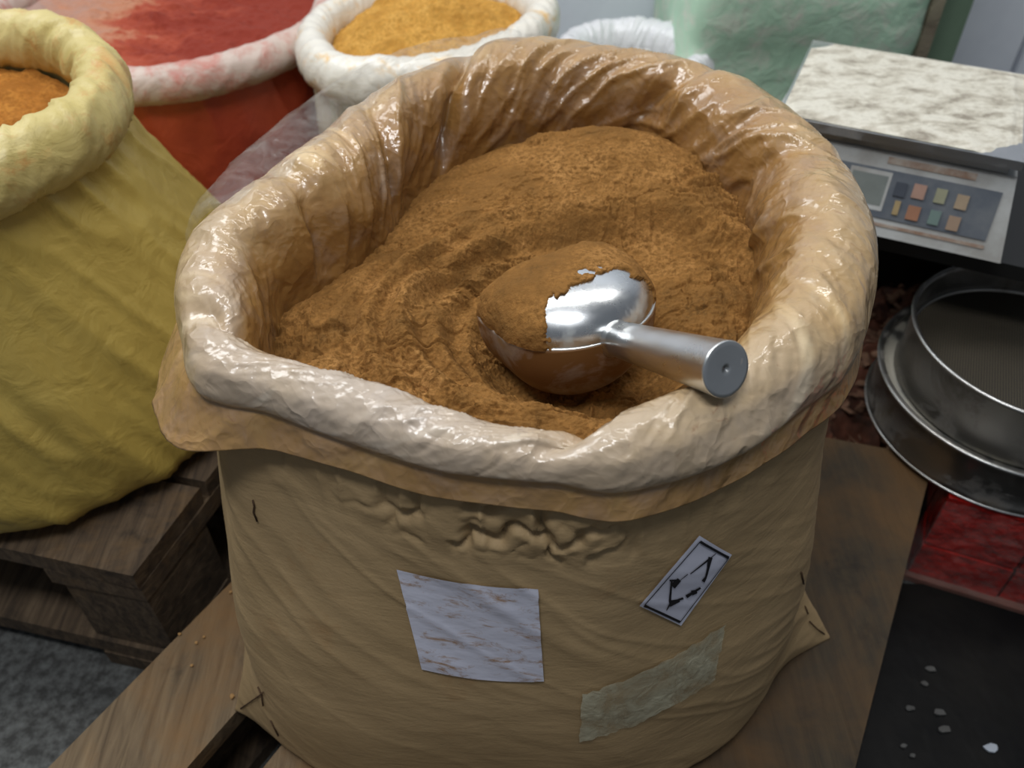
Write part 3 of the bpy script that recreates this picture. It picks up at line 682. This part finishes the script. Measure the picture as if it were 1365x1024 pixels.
# ================================================================== BACKGROUND SACKS
def bag(name, label, c, z0, R, r, zr, Rbase, m_body, m_roll, m_pow, plabel, pz, boff=(0, 0), tilt=(0, 0), seed=1, square=0, roll_asp=1.25, dome=.03, wr_=1.0, pname='powder', squat=0):
    root = empty(name, (c[0], c[1], z0), label, 'sack')
    n = 360; t = np.linspace(0, 2*PI, n, endpoint=False); ct, st_ = np.cos(t), np.sin(t)
    tx = lambda x, y: tilt[0]*(x-c[0])+tilt[1]*(y-c[1])
    lump = 1+.03*fbm(ct*1.3+seed, st_*1.3, seed*3.1, 3)
    # body
    K_ = 60; u = np.linspace(0, 1, K_)
    VV = np.zeros((K_+1, n, 3)); VV[0] = (c[0]+boff[0], c[1]+boff[1], z0+.001)
    for k, uq in enumerate(u):
        rnd = (1-math.sqrt(max(0, 1-(1-min(1, uq/.10))**2)))*.05
        rr = (Rbase*(1-sst(0, 1, uq))+(R-r*.9)*sst(0, 1, uq)+.012*math.sin(PI*uq))-rnd
        a3 = t+uq*.5
        fold = (ridge(np.cos(a3)*6+seed, np.sin(a3)*6, uq*2+seed)*.010+ridge(np.cos(a3)*14+seed, np.sin(a3)*14, uq*3.)*.003)*(.45+.35*sst(.7, .95, uq)+.6*(1-uq)**2)*wr_
        rr = rr*lump+fold-.006
        z = z0+.001+(zr-2*r*.55-z0)*uq
        VV[k+1, :, 0] = c[0]+rr*ct+boff[0]*(1-uq); VV[k+1, :, 1] = c[1]+rr*st_+boff[1]*(1-uq); VV[k+1, :, 2] = z+uq*tx(c[0]+rr*ct, c[1]+rr*st_)
    grid('bag_body', VV, m_body, root, closed=True)
    # roll
    K2 = 44; ph_ = np.linspace(math.radians(235), math.radians(-65), K2)
    RV = np.zeros((K2+3, n, 3))
    for k in range(K2+3):
        if k < 3: rd, zz = -r*.8-.001*(3-k), -r*1.3-.025*(3-k)
        else:
            a = ph_[k-3]; rd, zz = r*math.cos(a), r*roll_asp*math.sin(a)
        a3 = t+k*.012
        f_ = (ridge(np.cos(a3)*9+seed, np.sin(a3)*9+seed, k*.05)*.45+ridge(np.cos(a3)*22+seed, np.sin(a3)*22, k*.09)*.28-.3)*r*.5*wr_+fbm(np.cos(t)*4+seed, np.sin(t)*4, k*.05, 2)*r*.22
        s2 = 1+f_/r*.5
        rr = (R-r)*lump+rd*s2; z = zr-r*roll_asp+zz*s2
        RV[k, :, 0] = c[0]+rr*ct; RV[k, :, 1] = c[1]+rr*st_; RV[k, :, 2] = z+tx(c[0]+rr*ct, c[1]+rr*st_)
    grid('rolled_rim', RV, m_roll, root, closed=True)
    # contents
    k3 = 120; u3 = np.linspace(0, 1, k3)
    Rr = (R-r*1.75)*lump; X_ = c[0]+np.outer(u3, Rr*ct); Y_ = c[1]+np.outer(u3, Rr*st_)
    z = pz+dome*(1-u3[:, None]**2)+fbm(X_*14+seed, Y_*20, seed, 4)*.022*(1-.6*u3[:, None])+np.abs(fbm(X_*60, Y_*80, seed, 3))*.006+tx(X_, Y_)
    tag(grid(pname, np.stack([X_, Y_, z], -1), m_pow, None, closed=True), plabel, 'powder', kind='stuff')
    return root
bag('yellow_sack', 'yellow fabric sack with thick rolled rim on the left pallet', (-.548, .722), LZ, .198, .025, .572, .262, M['yellow_bag'], M['yellow_roll'], M['powder_orange'], 'orange powder filling the yellow sack', .514, boff=(.015, .035), seed=2, dome=-.004, wr_=1.1)
bag('red_sack', 'dark red plastic sack with wide pinkish rolled rim behind the yellow sack', (-.50, 1.26), 0, .262, .022, .452, .238, M['red_bag'], M['red_roll'], M['powder_red'], 'red powder with pale pinkish patches in the red sack', .415, seed=5, dome=.01, wr_=.5, roll_asp=1.1)
bag('pale_sack', 'pale plastic sack with white rim full of yellow ochre powder', (-.112, 1.125), 0, .172, .023, .485, .155, M['pale_bag'], M['pale_roll'], M['powder_yellow'], 'yellow ochre powder heaped in the pale sack', .445, seed=9, tilt=(.10, 0), dome=.045, wr_=.7)
bag('white_sack', 'small white plastic sack holding white powder below the pale wall', (.186, 1.31), 0, .126, .024, .362, .12, M['white_roll'], M['white_roll'], M['powder_white'], 'white powder in the small white sack', .315, seed=13, dome=.02, wr_=1.0)

# ================================================================== MINT GREEN BALE
gx0, gx1 = P(948, 60, .34)[0], 0
mb = empty('mint_green_bale', (.56, 1.44, 0), 'tall lumpy mint green powder-dusted bale behind the scale', 'bale')
FY = 1.27
xl = (945-CXP)/FPX*1.16; xr = (1285-CXP)/FPX*1.16
K_, n = 110, 220
def sq(t, hx, hy, e=.16):
    c_, s2 = np.cos(t), np.sin(t); return hx*np.sign(c_)*np.abs(c_)**e, hy*np.sign(s2)*np.abs(s2)**e
t = np.linspace(0, 2*PI, n, endpoint=False); hx, hy = (xr-xl)/2, .16
VV = np.zeros((K_+2, n, 3)); cxm, cym = (xl+xr)/2, FY+hy
for k in range(K_):
    u = k/(K_-1); z = u*.62; sh_ = 1-.10*(1-min(1, (1-u)*8))-.04*(1-min(1, u*10))
    x_, y_ = sq(t, hx*sh_, hy*sh_); lumpv = 1+.06*fbm(x_*6+3, y_*6, z*6, 3)+.03*math.sin(PI*u)
    VV[k, :, 0] = cxm+x_*lumpv; VV[k, :, 1] = cym+y_*(lumpv+.15*fbm(x_*6, z*6, 4.4, 3)); VV[k, :, 2] = z
VV[K_] = VV[K_-1]*.5+np.array([cxm, cym, .64])*.5; VV[K_+1] = (cxm, cym, .645)
grid('bale_body', VV, M['mint'], mb, closed=True)
bm = bmesh.new(); obox(bm, (xr+.010, FY+.16), (.009, 0), (0, .15), .0, .60); bm_obj('side_board', bm, M['mint_edge'], mb, bevel=.004)
bm = bmesh.new(); obox(bm, (xr+.055, FY+.20), (.03, 0), (0, .14), .0, .66)
gb = bm_obj('green_panel', bm, plain('dull_green_paint', srgb(118, 142, 118), .6, sc=6), mb, bevel=.004)

# ================================================================== STAND, SCALE
SZ = .355
ux = np.array([.914, -.407]); ux /= np.linalg.norm(ux); uy = np.array([-ux[1], ux[0]])
PT = .455                                        # platter height
FRc = P(1352, 214, PT)[:2]; 
stand = empty('black_stand', (.5, 1.0, 0), 'low black metal stand under the grey scale', 'stand')
PHX, PHY = .126, .112
org = FRc+uy*PHY-ux*(PHX-.010)
def rbox(name, c, hx, hy, z0, z1, m, parent, bev=.003, taper=0, seg=3):
    bm = bmesh.new(); obox(bm, c, ux*hx, uy*hy, z0, z1, taper); return bm_obj(name, bm, m, parent, bevel=bev, seg=seg)
rbox('top_plate', org+uy*.02+ux*.05, .19, .14, SZ-.032, SZ-.014, M['dark'], stand)
rbox('back_panel', org+uy*.165+ux*.05, .19, .006, .0, SZ-.033, M['dark'], stand)
for a, b in ((-1, 1), (1, .25), (1, 1)):
    rbox('leg', org+uy*(.02+b*.12)+ux*(.05+a*.17), .015, .015, .001, SZ-.033, M['dark'], stand)
scale = empty('digital_scale', (*org, SZ), 'grey digital scale with flour-dusted steel platter and keypad', 'scale')
# tapered housing with a sloping front
bx, by = .137, .112
def at2(a, b, z): p_ = org+ux*a+uy*b; return (p_[0], p_[1], z)
bm = bmesh.new(); fz = .078
zb, z1_, z2_ = SZ-.002, SZ+.020, SZ+.078
hexa(bm, [at2(-bx-.004, -by-.030, zb), at2(bx+.004, -by-.030, zb), at2(bx, by, zb), at2(-bx, by, zb), at2(-bx, -by+.010, z2_), at2(bx-.010, -by+.010, z2_), at2(bx-.012, by-.01, z2_), at2(-bx+.012, by-.01, z2_)])
bm_obj('housing', bm, M['scale_body'], scale, bevel=.008, seg=4)
# a panel on the sloping face
def face(a, h): # a across -bx..bx, h 0..1 up the slope
    z = zb+(z2_-zb)*h; b = -by-.030+.040*h; return np.array(at2(a, b, z))
fn = np.cross(face(bx, 0)-face(-bx, 0), face(0, 1)-face(0, 0)); fn /= np.linalg.norm(fn); fn = fn if fn[1] < 0 else -fn
def fpatch(name, a0, a1, h0, h1, off, m, parent, th_=.0015, bev=.0006):
    bm = bmesh.new(); q_ = [face(a0, h0), face(a1, h0), face(a1, h1), face(a0, h1)]
    hexa(bm, [p+fn*(off-th_) for p in q_]+[p+fn*off for p in q_]); return bm_obj(name, bm, m, parent, bevel=bev)
kp_ = fpatch('keypad', -.10, bx-.018, .22, .80, .0015, M['scale_panel'], scale, .002, .0008)
fpatch('display', -.032, .006, .36, .72, .0024, M['lcd'], kp_, .001)
fpatch('display_frame', -.035, .009, .30, .77, .0020, M['scale_body'], kp_, .001)
bc_ = [srgb(160, 128, 112), srgb(146, 146, 120), srgb(154, 136, 112), srgb(152, 108, 82), srgb(104, 124, 118), srgb(146, 124, 104), srgb(62, 68, 78), srgb(160, 140, 100)]
for i, (a, h, w_) in enumerate(((.040, .62, .0065), (.062, .62, .0055), (.084, .60, .006), (.041, .36, .0065), (.063, .36, .0055), (.083, .34, .006), (.021, .60, .006), (.023, .38, .003))):
    fpatch('button', a-w_, a+w_, h-.085, h+.085, .0034, plain('button_%d' % i, bc_[i], .5), kp_, .002, .001)
fpatch('rust_stain', .0, .09, .87, .95, .0010, M['rust'], scale, .001)
fpatch('rust_stain', .0, .12, .12, .16, .0010, M['rust'], scale, .001)
for a, b in ((-1, -1), (1, -1), (1, 1), (-1, 1)):
    p_ = org+ux*a*(bx-.03)+uy*b*(by-.02); lathe('foot', [(.0001, 0), (.014, 0), (.014, .0115), (.0001, .0115)], (p_[0], p_[1], SZ-.0138), M['dark'], scale, 20)
rbox('under_tray', org, bx-.02, by-.012, z2_+.0005, PT-.0085, M['steel_plate'], scale)
rbox('platter', org, PHX, PHY, PT-.010, PT, M['steel_plate'], scale, .002)
fl = empty('x', (0, 0, 0), 'x', 'x'); bpy.data.objects.remove(fl)
# flour layer on the platter (geometry with ragged edge)
nfx, nfy = 150, 130
aa = np.linspace(-(PHX-.003), (PHX-.003), nfx)[None]+np.zeros((nfy, 1)); bb = np.linspace(-(PHY-.003), (PHY-.003), nfy)[:, None]+np.zeros((1, nfx))
eg = np.minimum((PHX-.003)-np.abs(aa), (PHY-.003)-np.abs(bb)); cz = np.minimum((PHX-.003)-np.abs(aa), (PHY-.003)+bb)
hh = .0015*sst(.0, .006, eg-.006*(1+fbm(aa*50, bb*50, 2, 3)))+fbm(aa*40, bb*60, 1.2, 4)*.0008
corner = sst(.02, .05, np.hypot(aa-(PHX-.003), bb+(PHY-.003))-.012*fbm(aa*40, bb*40, 5, 3))*sst(.015, .03, np.hypot(aa+(PHX-.003), bb-(PHY-.003)))
hh = (hh+.0012)*corner-.0006*(1-corner)-.0004*(eg < .004)
PV = org[None, None]+aa[..., None]*ux+bb[..., None]*uy
tag(grid('flour_dust', np.concatenate([PV, (PT+hh)[..., None]], -1), M['flour'], None), 'layer of whitish flour dust spread over the scale platter', 'powder', kind='stuff')

# ================================================================== RUBBLE UNDER THE STAND
nx = 130
gx = np.linspace(.17, .62, nx)[None]+np.zeros((nx, 1)); gy = np.linspace(.70, 1.10, nx)[:, None]+np.zeros((1, nx))
hz_ = .03+.065*sst(.70, .95, gy)+fbm(gx*22, gy*22, 3, 4)*.03+ridge(gx*30, gy*14, 2)*.02
tag(grid('rubble_heap', np.stack([gx, gy, hz_], -1), M['rubble'], None), 'reddish brown crumbled debris heaped behind the wide board', 'debris', kind='stuff')
rv, rf, rm_ = [], [], []
for k in range(420):
    x = random.uniform(.20, .60); y = random.uniform(.71, 1.06); z = .03+.065*float(sst(.70, .95, y))+float(fbm(x*22, y*22, 3, 4))*.03+.012
    a = [Vector((random.gauss(0, 1), random.gauss(0, 1), random.gauss(0, .6))).normalized()*random.uniform(.003, .010) for _ in range(3)]
    a[0] *= random.uniform(1, 2.5); o = len(rv); c = Vector((x, y, z))
    for v in (a[0], a[1], -a[0], -a[1], a[2], -a[2]): rv.append(tuple(c+v))
    rf += [(o, o+1, o+4), (o+1, o+2, o+4), (o+2, o+3, o+4), (o+3, o, o+4), (o+1, o, o+5), (o+2, o+1, o+5), (o+3, o+2, o+5), (o, o+3, o+5)]
me = bpy.data.meshes.new('rubble_chips'); me.from_pydata(rv, [], rf)
tag(link('rubble_chips', me, M['rubble_pale'], None, False), 'small broken pale and brown chips strewn over the debris', 'debris', kind='stuff')

# ================================================================== RED WRAPPED CRATE, SIEVES
cr = empty('red_crate', (.66, .72, 0), 'red crate wrapped in clear plastic under the steel pan', 'crate')
cA = P(1208, 764, 0)[:2]; cx1 = np.array([.927, -.374]); cy1 = np.array([.374, .927]); ctop = .150
def cb(name, a0, a1, b0, b1, z0, z1, m, bev=.004, parent=cr):
    c = cA+cx1*(a0+a1)/2+cy1*(b0+b1)/2; bm = bmesh.new(); obox(bm, c, cx1*(a1-a0)/2, cy1*(b1-b0)/2, z0, z1); o = bm_obj(name, bm, m, parent, bevel=bev, seg=3); return o
cb('crate_core', .006, .40, .006, .28, .002, ctop-.006, M['dark'])
for i, (a0, a1) in enumerate(((.0, .098), (.102, .150), (.154, .26), (.264, .38))):
    for z0, z1 in ((.003, .063), (.067, ctop)): cb('red_block', a0, a1, -.004+random.uniform(-.002, .002), .05, z0, z1, M['red_brick'], .006)
for a0, a1 in ((.0, .098), (.102, .20), (.204, .38)):
    cb('red_block', a0, a1, .054, .27, .067, ctop, M['red_brick'], .006)
# loose clear wrap hugging the front
wa = np.linspace(-.004, .385, 160)[None]+np.zeros((50, 1)); wz = np.linspace(.002, ctop+.002, 50)[:, None]+np.zeros((1, 160))
wo = .009+.0035*ridge(wa*50, wz*40, 3.)+.002*fbm(wa*120, wz*90, 1, 3)
WP = cA[None, None]+wa[..., None]*cx1-wo[..., None]*cy1
grid('plastic_wrap', np.concatenate([WP, wz[..., None]], -1), film_mat('wrap_film', .07), cr)
cb('bottom_rail', -.004, .39, -.012, -.002, .001, .010, plain('pale_rail', srgb(120, 84, 74), .5), .002)
pc = np.array([.588, .722])
def ring(name, c, R, z0, z1, parent, m, lipw=.004, inner=True):
    pr = [(R-.0012, z0), (R, z0), (R+lipw*.6, z0+.002), (R, z0+.006), (R, z1-.008), (R+lipw, z1-.005), (R+lipw*1.2, z1-.002), (R+lipw*.6, z1), (R-.001, z1-.001), (R-.0018, z1-.008), (R-.0018, z0)]
    return lathe(name, pr, (c[0], c[1], 0), m, parent, 128)
pan = empty('steel_pan', (*pc, ctop+.002), 'wide shallow steel pan under the round sieve', 'pan')
ring('pan_wall', pc, .152, ctop+.003, ctop+.067, pan, M['steel'], .005)
lathe('pan_base', [(.0001, 0), (.152, 0), (.152, .002), (.0001, .002)], (*pc, ctop+.001), M['steel'], pan, 96)
lathe('pan_shelf', [(.125, 0), (.1505, .003), (.1505, .001), (.125, -.002)], (*pc, ctop+.050), metal_mat('floury_steel', (.3, .3, .28), .4, True, srgb(150, 146, 134), .42, .52, 30), pan, 96)
lathe('rim_wire', [(.1565+.0016*math.cos(a), .0016*math.sin(a)) for a in np.linspace(0, 2*PI, 9)], (*pc, ctop+.0655), M['steel_rim'], pan, 128)
lathe('foot_wire', [(.1545+.0016*math.cos(a), .0016*math.sin(a)) for a in np.linspace(0, 2*PI, 9)], (*pc, ctop+.0035), M['steel_rim'], pan, 128)
sv = empty('round_sieve', (*pc, ctop+.055), 'round steel sieve with fine dark mesh standing in the pan', 'sieve')
SB, ST = ctop+.0535, ctop+.130
sc_ = pc+np.array([.002, .002])
ring('sieve_wall', sc_, .136, SB, ST, sv, M['steel'], .003)
lathe('rim_wire', [(.1385+.0017*math.cos(a), .0017*math.sin(a)) for a in np.linspace(0, 2*PI, 9)], (*sc_, ST-.001), M['steel_rim'], sv, 128)
lathe('sieve_mesh', [(.0001, -.003), (.07, -.0015), (.134, 0)], (*sc_, ST-.040), M['mesh'], sv, 96)
lathe('mesh_ring', [(.130, -.002), (.130, .002), (.1345, .003), (.1345, -.002)], (*sc_, ST-.039), M['steel'], sv, 96)

# ================================================================== RIGHT FLOOR: black sheet, scraps, crumbs
m0 = C0-d2*.32+n2*.022; m1 = C1+n2*.022-d2*.04
bm = bmesh.new(); hexa(bm, [(*m0, .0005), (1.3, m0[1], .0005), (1.3, m1[1]-.02, .0005), (*m1, .0005), (*m0, .004), (1.3, m0[1], .004), (1.3, m1[1]-.02, .004), (*m1, .004)])
tag(bm_obj('rubber_mat', bm, M['dark_wet'], None, bevel=.001), 'black wet-looking rubber mat on the floor beside the wide board', 'mat')
def scrap(px, py, r, m, name, label, cat, z=.0045, grp=None):
    c = P(px, py, z); bm = bmesh.new(); n = 9; vs = []
    for k in range(n):
        a = 2*PI*k/n; q_ = r*random.uniform(.75, 1.15); vs.append(bm.verts.new((c[0]+q_*math.cos(a)*1.2, c[1]+q_*math.sin(a)*.7, z)))
    f = bm.faces.new(vs); g = bmesh.ops.extrude_face_region(bm, geom=[f])
    for v in g['geom']:
        if isinstance(v, bmesh.types.BMVert): v.co.z += .0015+random.uniform(0, .001)
    return tag(bm_obj(name, bm, m), label, cat, grp)
mp_ = plain('grey_white_scrap', srgb(168, 176, 186), .5); md = plain('dim_scrap', srgb(74, 74, 72), .6)
scrap(1321, 998, .0065, mp_, 'paper_scrap', 'pale oval scrap on the black mat, brightest one at bottom right', 'scrap')
for i, (x, y, r) in enumerate(((1252, 950, .006), (1258, 973, .006), (1232, 912, .004), (1240, 893, .005), (1213, 945, .004), (1204, 995, .003), (1216, 1008, .003))):
    scrap(x, y, r, md, 'dirt_fleck', 'dim grey fleck of dirt on the black mat', 'dirt', grp='dirt flecks on the black mat')
mc = plain('tan_crumb', srgb(176, 136, 84), .8)
def crumb(px, py, r, z, label, grp=None):
    c = P(px, py, z); bm = bmesh.new(); bmesh.ops.create_icosphere(bm, subdivisions=1, radius=r)
    for v in bm.verts: v.co = Vector((v.co.x*random.uniform(.7, 1.3), v.co.y*random.uniform(.7, 1.3), v.co.z*.7))+Vector((c[0], c[1], z+r*.6))
    return tag(bm_obj('crumb', bm, mc), label, 'crumb', grp)
crumb(310, 929, .0028, PZ+.0005, 'pale tan crumb near the right edge of the pallet plank')
for x, y in ((256, 888), (262, 858), (272, 850), (308, 790), (240, 846)): crumb(x, y, .0018, PZ+.0005, 'tiny tan crumb on the dusty pallet plank left of the sack', 'crumbs on the pallet plank')
